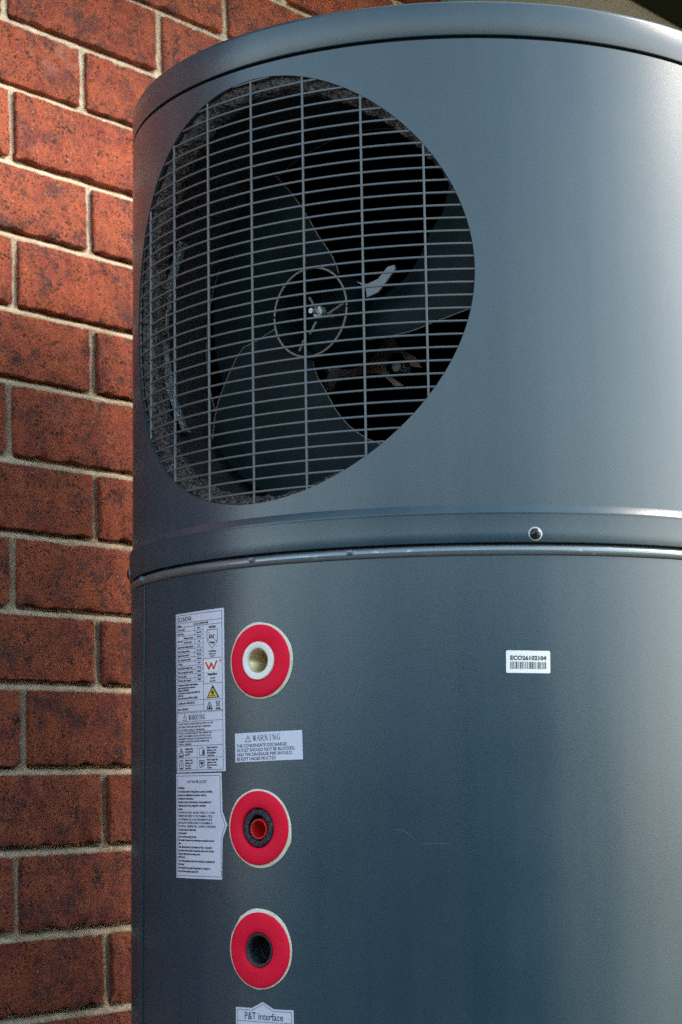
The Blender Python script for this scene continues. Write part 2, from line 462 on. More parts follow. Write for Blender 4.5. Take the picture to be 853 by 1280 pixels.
fence_panel(2.95, 3.75)

# =================================================================== HEATER
heater = bpy.data.objects.new('water_heater', None); COL.objects.link(heater)
HB = 0.0
heater.location = (0, 0, HB)
heater['label'] = 'dark slate grey cylindrical heat pump water heater with round fan grille and three red rings'
heater['category'] = 'water heater'
_CY = CY
def CY(a, h, r=0.0): x, y, z = _CY(a, h, r); return (x, y, z + H0)
_PL = PL
def PL(u, z, d): x, y, w = _PL(u, z, d); return (x, y, w + H0)
_lathe = lathe
def lathe(mb, prof, n=256, flip=False): _lathe(mb, [(r, h + H0) for r, h in prof], n, flip)

# --- upper shell with the round opening (a plane circle cut through the cylinder)
RH, HCZ = 0.1925, 0.4578
H_LO, H_HI = 0.2530, 0.6620
def hole_loop(rh, n=288, r=R):
    out = []
    for i in range(n):
        f = 2 * pi * i / n; u = rh * cos(f); out.append(((TG + math.asin(u / r)) * R, HCZ + rh * sin(f)))
    return out
A0, A1 = (TG - .80) * R, (TG + .80) * R
mb = MB(); lp = hole_loop(RH)
hole_patch(mb, A0, A1, H_LO, H_HI, (TG * R, HCZ), lp, 0, 16)
sheet(mb, A1, A0 + 2 * pi * R, H_LO, H_HI, 0)
nr = radial_normals(mb)
k = len(mb.v)     # cut edge and dark sheet behind it
rows = [[CY(a, h, d) for a, h in lp] for d in (0, -.0004, -.0014)]
mb.grid(rows, closed=True)
nr += [tuple((Vector(PL(0, HCZ, sqrt(max(0, R * R - 0)))) - Vector(p)).normalized()) for p in mb.v[k:]]
upper = mb.build('upper_shell', M['paint'], heater, normals=nr)
mb = MB()
hole_patch(mb, A0, A1, H_LO, H_HI, (TG * R, HCZ), hole_loop(RH + .0005), -.0016, 10)
sheet(mb, A1, A0 + 2 * pi * R, H_LO, H_HI, -.0016, .02)
lathe(mb, [(.3184, .6610), (.0005, .6610)], 96); lathe(mb, [(.3184, .2545), (.0005, .2545)], 96)
mb.build('shade_lining', M['black'], heater, normals=None)  # added black sheet and discs, standing in for the unlit interior

# --- top cap with the groove under it
mb = MB()
prof = [(.3150, .6656), (.3188, .6654), (.3197, .6656), (.3201, .6664), (.3201, .6930)]
prof += [(.3161 + .004 * cos(q * pi / 12), .6930 + .004 * sin(q * pi / 12)) for q in range(1, 7)]
prof += [(.30, .6975), (.2, .701), (.001, .703)]
lathe(mb, prof, 320); mb.build('top_cap', M['paint'], heater, angle=50)
mb = MB(); lathe(mb, [(.3150, .6600), (.3150, .6670)], 160); mb.build('cap_groove', M['gap'], heater)

# --- belt band, flaring out under the upper shell
mb = MB()
lathe(mb, [(.3200, .2531), (.3203, .2527), (.3218, .2499), (.3233, .2471), (.3235, .2466), (.3235, .2460), (.3234, .2452), (.3233, .2440), (.3233, .2300), (.3233, .2216), (.3231, .2210), (.3224, .2208), (.3160, .2208)], 320, flip=True)
mb.build('belt_band', M['paint'], heater, angle=45)
mb = MB(); lathe(mb, [(.3170, .2230), (.3170, .2030)], 160, flip=True); mb.build('joint_gap', M['gap'], heater)
# --- round trim tube in the joint
mb = MB()
lathe(mb, [(.3186 + .0046 * cos(q * pi / 10), .2146 + .0046 * sin(q * pi / 10)) for q in range(-10, 11)], 320)
trim = mb.build('trim_tube', M['trim'], heater, angle=80)
for th in (-1.2099, -.6418, -.345, 2.6):
    mb = MB(); c0 = Vector(CY(th * R, .2160, .0022)); 
    tube(mb, [Vector(CY(th * R - .0022, .2160, .0030)), Vector(CY(th * R + .0022, .2160, .0030))], .0024, 10)
    mb.build('tube_clip', M['trim'], trim)

# --- lower tank body with three port holes
PORTS = [(-.1996, .1286), (-.2026, -.0131), (-.2026, -.1146)]
PR = [.0150, .0172, .0150]
BT, BB = .2100, -1.08
mb = MB()
a0, a1 = -.26, -.14
bands = [(.2100, .058), (.058, -.064), (-.064, -.20)]
for (pc, pr, (hb, lb)) in zip(PORTS, PR, bands):
    loop = [(pc[0] + pr * cos(2 * pi * i / 96), pc[1] + pr * sin(2 * pi * i / 96)) for i in range(96)]
    hole_patch(mb, a0, a1, lb, hb, pc, loop, 0, 8)
sheet(mb, a0, a1, BB, -.20, 0)
SEAM0, SEAM1 = -.3844, -.3940    # seam arc at top and at h=-.185
sheet(mb, a1, a0 + 2 * pi * R, BB, BT, 0)
nr = radial_normals(mb)
body = mb.build('tank_body', M['paint'], heater, normals=nr)
mb = MB(); lathe(mb, [(.3205, -1.08), (.3205, -1.15), (.28, -1.15)], 96, flip=True)
mb.build('base_ring', M['gap'], heater)
# overlapping edge of the body sheet at the left
mb = MB(); rows = []; n = 60
for j in range(25):
    h = BT - .0005 + (BB - BT + .001) * j / 24
    s_ = SEAM0 + (SEAM1 - SEAM0) * (BT - h) / .393
    if h < -.185: s_ = SEAM1
    rows.append([CY(s_, h, .0003)] + [CY(s_ - .0002, h, .0012), CY(s_ - .0012, h, .0014)] + [CY(s_ - .0012 - (.20) * i / n, h, .0014) for i in range(1, n + 1)])
mb.grid(rows); mb.build('seam_flap', M['paint'], heater, angle=50)
# short scuffs on the paint
rs = random.Random(5)
def scuff(pts, w=.0005):
    mb = MB(); L, Rr = [], []
    for i, (a, h) in enumerate(pts):
        ww = w * (1 - abs(2 * i / (len(pts) - 1) - 1) ** 2 * .8)
        L.append(CY(a, h + ww, .00012)); Rr.append(CY(a, h - ww, .00012))
    mb.grid([Rr, L]); mb.build('scuff_mark', M['scuff'], heater, smooth=False)
scuff([(-.1117 + .0017 * i, .0015 - .0012 * i) for i in range(4)], .0005)
scuff([(-.078 + .003 * i, -.0150 + .0012 * math.sin(i * .5) - .00025 * i * i) for i in range(8)], .0005)
scuff([(-.057 + .004 * i, -.0266 + .0002 * math.sin(i * 2)) for i in range(8)], .0004)
scuff([(-.112 + .006 * i, -.178 - .0001 * i) for i in range(8)], .00035)
scuff([(.195, .038 - .003 * i) for i in range(4)], .0005)

# --- belt screws
for q in range(4):
    a = .0453 + q * pi / 2 * R - pi * R * 1.0
    h = .2277
    def SP(x, y, z, a=a, h=h): return CY(a + x, h + y, .003 + z)
    mb = MB(); n = 28
    rows = [[SP(r * cos(2 * pi * i / n), r * sin(2 * pi * i / n), z) for i in range(n)] for r, z in ((.0061, 0), (.0060, .0006), (.0048, .0009), (.0047, .0004))]
    mb.grid(rows, closed=True)
    s_ = mb.build('belt_screw', M['washer'], heater, angle=40)
    mb = MB()
    rows = [[SP(r * cos(2 * pi * i / n), r * sin(2 * pi * i / n), z) for i in range(n)] for r, z in ((.0047, .0002), (.0046, .0014), (.0038, .0023), (.0024, .0027), (.0001, .0028))]
    mb.grid(rows, closed=True); mb.build('screw_head', M['screw'], s_, angle=60)
    mb = MB()
    for (x, y) in ((.0018, .0004), (.0004, .0018)):
        mb.grid([[SP(-x, -y, .0030), SP(x, -y, .0030)], [SP(-x, y, .0030 + (x < y) * .00005), SP(x, y, .0030 + (x < y) * .00005)]])
    mb.build('cross_recess', M['black'], s_, smooth=False)

# --- grille: rim inside the opening, 7 upright and 34 level bars
mb = MB()
lpo, lpi = hole_loop(RH + .006), hole_loop(RH + .0003)
rows = [[CY(a, h, -.0018) for a, h in lpi], [CY(a, h, -.0030) for a, h in lpi], [CY(a, h, -.0030) for a, h in lpo]]
mb.grid(rows, closed=True)
grille = mb.build('fan_grille', M['bar'], heater, angle=40)
def strip(mb, path, width_dir, w, r_out, th):
    """flat strip following path [(a,h)]; width_dir 'h' or 'a'"""
    da, dh = (0, w / 2) if width_dir == 'h' else (w / 2, 0)
    rows = []
    for a, h in path:
        rows.append([CY(a + da, h + dh, r_out - .0003), CY(a + da * .7, h + dh * .7, r_out), CY(a - da * .7, h - dh * .7, r_out), CY(a - da, h - dh, r_out - .0003), CY(a - da, h - dh, r_out - th), CY(a + da, h + dh, r_out - th)])
    mb.grid(rows, closed=True, flip=(width_dir == 'h'))
for k in range(-1, 33):
    h = .63781 - k * .0113148
    if abs(h - HCZ) >= RH: continue
    um = sqrt(RH ** 2 - (h - HCZ) ** 2) - .0002
    t0, t1 = TG - math.asin(um / R), TG + math.asin(um / R)
    n = max(6, int((t1 - t0) / .03))
    jit = .00022 * noise.noise(Vector((k * 3.7, 0, 0)))
    mb = MB(); strip(mb, [((t0 + (t1 - t0) * i / n) * R, h + jit) for i in range(n + 1)], 'h', .0019, -.0007, .0012)
    mb.build('level_bar', M['bar'], grille, angle=60)
for v in range(-3, 4):
    th = TG + v * .17144; u = R * sin(th - TG); dz = sqrt(RH ** 2 - u * u) - .0002
    mb = MB(); strip(mb, [(th * R, HCZ - dz + 2 * dz * i / 24) for i in range(25)], 'a', .0019, -.0003, .0018)
    mb.build('upright_bar', M['bar'], grille, angle=60)

# --- insulation roll round the opening and felt duct behind it
mb = MB(); n = 420; rows = []; m_ = 24
for i in range(n):
    f = 2 * pi * i / n
    ro = .1905 + .007 * max(0, cos(f + .5)); u0 = ro * cos(f); d0 = sqrt(R * R - u0 * u0) - .0200
    row = []
    for k in range(m_):
        g_ = 2 * pi * k / m_
        rr = .0115 + .0032 * noise.noise(Vector((cos(f) * 9, sin(f) * 9, k * .5))) + .0026 * noise.noise(Vector((cos(f) * 30, sin(f) * 30, k * .7))) + .0012 * noise.noise(Vector((cos(f) * 80, sin(f) * 80, k * 1.3)))
        rad = ro + rr * cos(g_) + .002; d = d0 + rr * 1.4 * sin(g_)
        uu = rad * cos(f); hy = sqrt(uu * uu + d * d)
        if hy > .3155: d = sqrt(.3155 ** 2 - uu * uu)
        row.append(PL(rad * cos(f), HCZ + rad * sin(f), d))
    rows.append(row)
rows.append(rows[0]); mb.grid(rows, closed=True)
mb.build('insulation_roll', M['foam'], heater, angle=180)
mb = MB(); rows = []; n = 220
for s_ in range(9):
    row = []
    for i in range(n):
        f = 2 * pi * i / n; u0 = .192 * cos(f); dtop = sqrt(R * R - u0 * u0) - .030; d = dtop + (.158 - dtop) * s_ / 8
        rad = .1935 - .004 * (s_ / 8) + .0015 * noise.noise(Vector((cos(f) * 12, sin(f) * 12, s_ * .8)))
        row.append(PL(rad * cos(f), HCZ + rad * sin(f), d))
    rows.append(row)
rows.append([PL(.26 * cos(2 * pi * i / n), HCZ + .26 * sin(2 * pi * i / n), .1575) for i in range(n)][:n] if False else [PL(.1905 * cos(2 * pi * i / n), HCZ + .1905 * sin(2 * pi * i / n), .1560) for i in range(n)])
mb.grid(rows, closed=True); mb.build('fan_duct', M['duct'], heater, angle=60)
# added silver strip giving the bright streak on the opening's inner left
M['streak'] = mat('streak_silver', (.30, .34, .38), .3, .6)
t = NT(M['streak']); t.set('Normal', t.bump(t.noise(150, 4, .6), .9, .006))
mb = MB(); rows = []
for i in range(50):
    f = radians(150 + 62 * i / 49); w_ = .5 * noise.noise(Vector((i * .35, 3, 0)))
    rows.append([PL((.1835 + .0012 * w_) * cos(f), HCZ + (.1835 + .0012 * w_) * sin(f), .221 + .003 * w_), PL((.1828 + .001 * w_) * cos(f), HCZ + (.1828 + .001 * w_) * sin(f), .227), PL(.1838 * cos(f), HCZ + .1838 * sin(f), .233 + .004 * w_)])
mb.grid(rows); mb.build('bright_streak_strip', M['streak'], heater, angle=180)
# thin bright lip line of the duct ring
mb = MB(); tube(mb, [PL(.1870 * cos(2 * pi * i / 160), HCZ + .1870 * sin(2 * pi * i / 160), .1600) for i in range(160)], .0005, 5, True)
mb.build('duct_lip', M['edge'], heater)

# --- fan
FC = .4530; FQ = .4583
def ring(mb, r, d, w, cx=0, n=96): tube(mb, [PL(cx + r * cos(2 * pi * i / n), FC + r * sin(2 * pi * i / n), d) for i in range(n)], w, 8, True)
mb = MB(); ring(mb, .0416, .2340, .0010)
fan = mb.build('fan', M['edge'], heater)
mb = MB(); n = 72
rows = [[PL(r * cos(2 * pi * i / n), FC + r * sin(2 * pi * i / n), d) for i in range(n)] for r, d in ((.0414, .2336), (.0420, .2336), (.0428, .17), (.0422, .17), (.0400, .18), (.0406, .2336))]
mb.grid(rows, closed=True)
mb.grid([[PL(r * cos(2 * pi * i / n), FC + r * sin(2 * pi * i / n), .185) for i in range(n)] for r in (.041, .001)], closed=True)
mb.build('hub', M['blade'], fan, angle=40)
def blade(inner, outer, edges_d=(.214, .186)):
    """inner(t)/outer(t): angle in degrees of leading/trailing edge at radius; swept sheet"""
    mb = MB(); nr_, na = 14, 16; F, B = [], []
    for i in range(nr_ + 1):
        r = .0415 + (.1800 - .0415) * i / nr_
        e0, e1 = inner(r), outer(r); rf, rbk = [], []
        for j in range(na + 1):
            s_ = j / na; f = radians(e0 + (e1 - e0) * s_)
            d = edges_d[0] + (edges_d[1] - edges_d[0]) * s_ + .006 * sin(pi * s_)
            rf.append(PL(r * cos(f), .458 + r * sin(f), d)); rbk.append(PL(r * cos(f), .458 + r * sin(f), d - .0025))
        F.append(rf); B.append(rbk)
    mb.grid(F); mb.grid(B, flip=True)
    for a_, b_ in ((F[0], B[0]), (F[-1], B[-1]), ([q[0] for q in F], [q[0] for q in B]), ([q[-1] for q in F], [q[-1] for q in B])):
        mb.grid([a_, b_])
    o = mb.build('fan_blade', M['blade'], fan, angle=40)
    return o, [F[i][0] for i in range(nr_ + 1)], [F[i][-1] for i in range(nr_ + 1)]
def lerp_tab(tab):
    def f(r):
        for (r0, v0), (r1, v1) in zip(tab, tab[1:]):
            if r <= r1: return v0 + (v1 - v0) * max(0, (r - r0) / (r1 - r0))
        return tab[-1][1]
    return f
specs = [((.045, 97), (.088, 109), (.151, 115), (.18, 118)), ((.045, 150), (.1, 166), (.15, 190), (.18, 200)), (.180, .140)], \
        [((.045, -118), (.074, -94), (.09, -88), (.113, -79), (.135, -70), (.18, -52)), ((.045, -172), (.068, -178), (.092, -173), (.112, -172), (.136, -162), (.16, -154), (.18, -146)), (.203, .196)], \
        [((.045, -42), (.058, -32), (.082, -22), (.114, -13), (.138, -9), (.18, -4)), ((.045, 10), (.081, 17), (.1, 23), (.12, 30), (.142, 33), (.18, 44)), (.200, .190)]
for a_, b_, dd in specs:
    o, e0, e1 = blade(lerp_tab(a_), lerp_tab(b_), dd)
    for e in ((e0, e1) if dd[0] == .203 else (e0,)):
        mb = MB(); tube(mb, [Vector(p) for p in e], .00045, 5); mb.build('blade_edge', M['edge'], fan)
# ribs inside the hub, shaft and nut
for (p0, p1) in (((-.0373, .0295), (-.0300, .0190)), ((.0250, .0030), (.0044, -.0034)), ((-.0298, -.0386), (-.0239, -.0242)), ((-.0145, -.0202), (-.0096, -.0088)), ((-.0150, .0150), (-.0095, .004))):
    mb = MB(); tube(mb, [PL(p0[0], FQ + p0[1], .2150), PL(p1[0], FQ + p1[1], .2120)], .0012, 6); mb.build('hub_rib', M['edge'], fan)
mb = MB(); tube(mb, [PL(-.006, FQ + .0003, .190), PL(-.0095, FQ + .0003, .2205)], .0026, 14); mb.build('shaft', M['steel'], fan, angle=40)
mb = MB(); tube(mb, [PL(-.0078, FQ + .0003, .2045), PL(-.0086, FQ + .0003, .2110)], .0062, 6); mb.build('shaft_nut', M['steel'], fan, angle=20)
# motor bracket behind the fan, with its bolt
br = [(-.0563, -.0338), (-.0281, -.0298), (-.0200, -.0180), (-.0134, -.0105), (.0222, -.0143), (.0256, -.0230), (.0465, -.0360), (.0530, -.0472), (.0418, -.0444), (.0284, -.0285), (.0172, -.0292), (.0113, -.0417), (.0186, -.0520), (.0322, -.0617), (.0230, -.0612), (.0093, -.0492), (.0000, -.0448), (-.0236, -.0447), (-.0428, -.0436), (-.0537, -.0565), (-.0584, -.0463)]
mb = MB(); extrude_poly(mb, br, lambda x, y: PL(x, y + .458, .131), lambda x, y: PL(x, y + .458, .128))
brk = mb.build('motor_bracket', M['bracket'], heater, smooth=False)
mb = MB(); tube(mb, [PL(.0299, .458 - .0443, .120), PL(.0299, .458 - .0443, .139)], .0048, 16); mb.build('bracket_bolt', M['steel'], brk, angle=40)
mb = MB(); tube(mb, [PL(-.0560, .458 - .0340, .134), PL(-.0590, .458 - .0440, .134), PL(-.0545, .458 - .0550, .134)], .0010, 6); mb.build('bright_edge', M['clip'], brk)
cl = [(.0128, .0321), (.0248, .0278), (.0368, .0304), (.0479, .0400), (.0552, .0403), (.0560, .0363), (.0439, .0246), (.0365, .0182), (.0245, .0155), (.0229, .0250)]
mb = MB(); extrude_poly(mb, cl, lambda x, y: PL(x + .031, y + .4451, .2215), lambda x, y: PL(x + .031, y + .4451, .2195))
mb.build('pale_wire_clip', M['clip'], heater, smooth=False)
# coil fins and a pipe deep inside
mb = MB()
for i in range(9):
    u = -.2650 + i * .0034; mb.add([PL(u, .40, .062), PL(u, .505, .062), PL(u + .0008, .505, .045), PL(u + .0008, .40, .045)], [(0, 1, 2, 3)])
mb.add([PL(-.266, .40, .044), PL(-.266, .505, .044), PL(-.232, .505, .044), PL(-.232, .40, .044)], [(0, 1, 2, 3)])
mb.build('coil_fins', M['coil'], heater, smooth=False)
mb = MB(); tube(mb, [PL(-.2655, .417, .064), PL(-.2655, .478, .064)], .0012, 6); mb.build('coil_pipe', M['clip'], heater)
mb = MB(); mb.grid([[PL(u, z, .09) for u in (.105, .132)] for z in (.34, .46)]); tube(mb, [PL(.118, .34, .088), PL(.118, .46, .088)], .013, 20)
mb.build('compressor_pipe', M['coil'], heater)

# --- ports
def PM(pc):
    def f(x, y, z): return CY(pc[0] + x, pc[1] + y, z)
    return f
def rings(mb, f, prof, n=96, flip=False):
    """prof: list of (radius or function(phi), stand-off, dx, dy)"""
    rows = []
    for it in prof:
        r, z = it[0], it[1]; dx, dy = (it[2], it[3]) if len(it) > 2 else (0, 0)
        rows.append([f((r(2 * pi * i / n) if callable(r) else r) * cos(2 * pi * i / n) + dx, (r(2 * pi * i / n) if callable(r) else r) * sin(2 * pi * i / n) + dy, z) for i in range(n)])
    mb.grid(rows, closed=True, flip=flip)
def bumps(base, items, seed, amp=.0003):
    def f(ph):
        v = base
        for (deg, w, h) in items:
            d = (math.degrees(ph) - deg + 180) % 360 - 180
            v += h * math.exp(-(d / w) ** 2)
        return v + amp * noise.noise(Vector((cos(ph) * 4, sin(ph) * 4, seed)))
    return f
RED = .0311
port_data = [
  dict(bf=bumps(.0325, [(180, 40, .0008), (115, 30, .0012), (20, 35, .0012), (-40, 35, .0014)], 1), dx=0, dy=0),
  dict(bf=bumps(.0326, [(180, 40, .0008), (140, 30, .0006), (-60, 45, .0016), (-20, 14, .0012)], 2), dx=.0, dy=0),
  dict(bf=bumps(.0325, [(180, 40, .0008), (105, 22, .0017), (60, 30, .0016), (128, 5, .0010)], 3), dx=0, dy=0)]
for i, (pc, pd) in enumerate(zip(PORTS, port_data)):
    f = PM(pc); bf = pd['bf']; hole = PR[i]
    mb = MB(); rings(mb, f, [(bf, 0.0), (lambda p: bf(p) * 1.003, .0006), (lambda p: bf(p) * .994, .0010), (RED - .003, .0010), (hole + .002, .0010)], 128)
    port = mb.build('pipe_port', M['cream'], heater, angle=60)
    port['label'] = ['port with white collar and brass socket', 'port with grey metal socket and red plug', 'port with black rubber socket'][i]
    mb = MB()
    hr = [.0160, .0168, .0144][i]
    rings(mb, f, [(RED - .0001, .0009), (RED + .0001, .0016), (RED - .0003, .0023), (RED - .0014, .0029), (RED - .0045, .0033), (hr + .006, .0034), (hr + .0014, .0031), (hr + .0004, .0024), (hr, .0012), (hr, -.004)], 128)
    mb.build('red_ring', M['red'], port, angle=60)
    if i == 0:
        mb = MB(); rings(mb, f, [(.0163, .0015), (.0164, .0036), (.0160, .0044), (.0120, .0046), (.0109, .0042), (.0106, .0036), (.0106, -.004)], 96)
        mb.build('white_collar', M['white'], port, angle=50)
        mb = MB(); prof = []
        for q in range(34): prof.append((.0106 if q % 2 else .0099, .0030 - q * .0008))
        prof += [(.0080, -.0242), (.0010, -.0242)]
        rings(mb, f, prof, 64); mb.build('brass_socket', M['brass'], port, angle=25)
    if i == 1:
        mb = MB()
        rings(mb, f, [(lambda p: .0164 + .0003 * sin(5 * p), -.006), (lambda p: .0163 + .0003 * sin(7 * p), .0006), (.0152, .0020), (.0130, .0024), (lambda p: .0108 + .0005 * sin(4 * p + 1), .0014), (.0104, -.004), (.0102, -.030), (.001, -.030)], 96)
        mb.build('metal_socket', M['zinc'], port, angle=50)
        mb = MB(); dx, dy = .0008, -.0010
        rings(mb, f, [(.0090, -.012, dx, dy), (.0088, .0012, dx, dy), (.0084, .0020, dx, dy), (.0074, .0020, dx, dy), (.0069, .0008, dx, dy), (.0064, -.010, dx, dy), (.0056, -.016, dx, dy), (.0005, -.016, dx, dy)], 64)
        mb.build('red_plug', M['plug'], port, angle=50)
    if i == 2:
        mb = MB(); rings(mb, f, [(.0145, -.002), (.0144, .0012), (.0139, .0022), (.0128, .0023), (.0118, .0016), (.0113, .0000), (.0112, -.004)], 96)
        mb.build('rubber_collar', M['rim'], port, angle=50)
        mb = MB(); rings(mb, f, [(.0112, -.003), (lambda p: .0108 + .0006 * sin(3 * p), -.008), (lambda p: .0100 + .0008 * sin(4 * p + 2), -.013), (.0075, -.020), (.004, -.024), (.0005, -.025)], 64)
        mb.build('rubber_socket', M['rubber'], port, angle=70)

# --- stickers
class Sticker:
    def __init__(s, name, a, h, roll, cols, m, z=.0003):
        """a, h: position of the local origin (top left); cols: [(x, ytop, ybottom)] in mm, y down"""
        s.a, s.h, s.c, s.s = a, h, cos(roll), sin(roll); s.z = z; mb = MB()
        fine = []
        for (x0, t0, b0), (x1, t1, b1) in zip(cols, cols[1:]):
            n = max(1, int((x1 - x0) / 3.5))
            for i in range(n):
                f_ = i / n; fine.append((x0 + (x1 - x0) * f_, t0 + (t1 - t0) * f_, b0 + (b1 - b0) * f_))
        fine.append(cols[-1])
        T_ = [s.P(x, t_, z) for x, t_, b_ in fine]; B_ = [s.P(x, b_, z) for x, t_, b_ in fine]
        T0 = [s.P(x, t_, 0) for x, t_, b_ in fine]; B0 = [s.P(x, b_, 0) for x, t_, b_ in fine]
        mb.grid([B0, B_, T_, T0]); mb.grid([[T_[0], B_[0]], [T0[0], B0[0]]]); mb.grid([[T0[-1], B0[-1]], [T_[-1], B_[-1]]])
        s.o = mb.build(name, m, heater, angle=30)
        s.ink = MB(); s.k = z + .00012
    def P(s, x, y, z):
        x *= .001; y *= -.001
        return CY(s.a + x * s.c - y * s.s, s.h + x * s.s + y * s.c, z)
    def line(s, x0, y0, x1, y1, w=.35, mb=None, k=None):
        mb = mb or s.ink; k = k or s.k; L = math.hypot(x1 - x0, y1 - y0); n = max(1, int(L / 4)); dx, dy = -(y1 - y0) / L * w / 2, (x1 - x0) / L * w / 2
        mb.grid([[s.P(x0 + (x1 - x0) * i / n + dx, y0 + (y1 - y0) * i / n + dy, k) for i in range(n + 1)], [s.P(x0 + (x1 - x0) * i / n - dx, y0 + (y1 - y0) * i / n - dy, k) for i in range(n + 1)]])
    def path(s, pts, w=.35, close=False, mb=None, k=None):
        for p, q in zip(pts, pts[1:] + ([pts[0]] if close else [])): s.line(*p, *q, w, mb, k)
    def rect(s, x0, y0, x1, y1, w=.35): s.path([(x0, y0), (x1, y0), (x1, y1), (x0, y1)], w, True)
    def fill(s, pts, mb=None, k=None):
        mb = mb or s.ink; k = k or s.k; c0 = len(mb.v); mb.v += [s.P(x, y, k) for x, y in pts]; mb.f.append(tuple(range(c0 + len(pts) - 1, c0 - 1, -1)))
    def text(s, str_, x, y, size, xs=1.0, align='LEFT', w=0.0, mb=None, k=None):
        k = k or s.k
        put_text(str_, size, lambda tx, ty: s.P(x + tx, y - ty, k), mb or s.ink, xs, align, w)
    def warn_tri(s, cx, y0, y1, w=.5):
        hw = (y1 - y0) * .60; s.path([(cx, y0), (cx + hw, y1), (cx - hw, y1)], w, True)
        s.line(cx, y0 + (y1 - y0) * .36, cx, y0 + (y1 - y0) * .68, w * 1.2); s.line(cx, y0 + (y1 - y0) * .76, cx, y0 + (y1 - y0) * .86, w * 1.2)
    def done(s, extra=()):
        s.pending = [('print', s.ink, 'ink')] + list(extra)
    def finish(s):
        for nm, mb, mk in s.pending: mb.build(nm, M[mk], s.o, smooth=False)
def serif_word(S, word, x, y, h, w, gap, tk=.55, tn=.26):
    """stroke-drawn serif capitals, baseline y"""
    G = {'W': [((0, 1), (.28, 0), tk), ((.28, 0), (.5, .9), tn), ((.5, .9), (.72, 0), tk), ((.72, 0), (1, 1), tn), ((-.10, 1), (.14, 1), tn), ((.86, 1), (1.10, 1), tn), ((.38, .95), (.6, .95), tn)],
         'A': [((0, 0), (.5, 1), tn), ((.5, 1), (1, 0), tk), ((.2, .35), (.78, .35), tn), ((-.14, 0), (.16, 0), tn), ((.82, 0), (1.14, 0), tn)],
         'R': [((.15, 0), (.15, 1), tk), ((0, 1), (.65, 1), tn), ((.65, 1), (.85, .85), tn), ((.86, .9), (.86, .62), tk), ((.85, .66), (.65, .5), tn), ((.15, .5), (.65, .5), tn), ((.5, .5), (.95, 0), tk), ((0, 0), (.34, 0), tn), ((.85, 0), (1.1, 0), tn)],
         'N': [((.12, 0), (.12, 1), tn), ((.12, 1), (.86, 0), tk), ((.86, 0), (.86, 1), tn), ((-.04, 1), (.2, 1), tn), ((-.04, 0), (.3, 0), tn), ((.7, 1), (1.04, 1), tn)],
         'I': [((.5, 0), (.5, 1), tk), ((.25, 1), (.75, 1), tn), ((.25, 0), (.75, 0), tn)],
         'G': [((.9, .95), (.6, 1), tn), ((.6, 1), (.25, .85), tn), ((.25, .85), (.1, .5), tk), ((.1, .5), (.25, .14), tk), ((.25, .14), (.6, 0), tn), ((.6, 0), (.88, .12), tn), ((.88, .05), (.88, .45), tk), ((.65, .45), (1.05, .45), tn), ((.9, .72), (.9, 1), tn)]}
    for i, ch in enumerate(word):
        ox = x + i * (w + gap)
        for (a_, b_, t_) in G[ch]:
            S.line(ox + a_[0] * w, y - a_[1] * h, ox + b_[0] * w, y - b_[1] * h, t_)

# rating plate
S1 = Sticker('rating_label', -.3122, .1761, radians(.35), [(0, 0, 141.5), (70.8, -.6, 141.3)], M['sticker'])
E = S1
E.rect(1.6, 1.6, 68.2, 139.6, .4)
E.text('ECONOVA', 3.2, 7.4, 6.0, .78, w=.10)
E.line(1.6, 8.6, 68.2, 8.6); E.line(1.6, 12.4, 68.2, 12.4)
rowsY = [12.4, 16.4, 20.3, 24.2, 28.2, 32.1, 36, 39.6, 43.5, 47.3, 51, 54.7, 58.4, 62]
E.text('Model', 3, 11.8, 2.5, 1, w=.12); E.text('ECON-270HPW/M', 29, 11.6, 2.8, .95, w=.06)
LT = ['Power supply', 'Rated input', None, None, 'Rated water heating capacity', 'Rated heating capacity', 'Rated water pressure', 'Max. Temperature limit', 'IP rating', 'Rated ambient design temp.', 'Water storage tank capacity', 'PTR valve rating', 'PTR max. water capacity']
VT = ['220V~', '50Hz/1Ph', '2900W', '3.2A', '65°C', 'R1.2 kW', '850 kPa', '1200 kPa', 'IPX4', '270 L/d', '-20/45°C', '850kPa', '1000W']
for i in range(13):
    y0, y1 = rowsY[i], rowsY[i + 1]
    E.line(1.6 if i != 2 else 13.7, y1, 43, y1, .3)
    if LT[i]: E.text(LT[i], 3, y1 - 1.1, 2.35, .93, w=.10)
    E.text(VT[i], 37, y1 - 1.1, 2.2, .9, 'CENTER', w=.08)
E.text('Rated input', 3, 25.6, 2.3, .8, w=.10)
E.text('Maximum current', 14.5, 23.2, 2.2, .85, w=.10); E.text('Electric heater', 14.5, 27.0, 2.2, .9, w=.10)
E.line(13.7, 20.3, 13.7, 28.2, .3); E.line(30.9, 12.4, 30.9, 62, .3); E.line(43, 12.4, 43, 87.4, .35)
E.text('CERTIFIED', 55.5, 15.8, 2.3, .9, 'CENTER', w=.14)
sh = [(48.5, 17.3), (62.5, 17.3), (62.5, 26), (60, 30.2), (55.5, 34), (51, 30.2), (48.5, 26)]
E.path(sh, .5, True); E.line(48.5, 18.3, 62.5, 29.0, .4); E.line(48.5, 24.8, 58.6, 31.6, .4); E.text('KAT', 51.0, 25.0, 4.2, .95, w=.2)
E.text('CERTIFIED', 55.3, 29.4, 1.7, .9, 'CENTER', w=.12); E.text('R', 61, 33.2, 1.6)
E.text('Certification', 55.5, 37, 2.2, .9, 'CENTER', w=.1); E.text('AS/NZS 2712', 55.5, 39.4, 1.9, .9, 'CENTER', w=.06); E.text('KA10272', 55.5, 41.4, 1.8, .9, 'CENTER', w=.04)
E.line(43, 42.3, 68.2, 42.3, .35)
wsq = MB(); E.fill([(44.6, 43.6), (63.2, 43.6), (63.2, 54.0), (44.6, 54.0)], wsq, E.k + .00008)
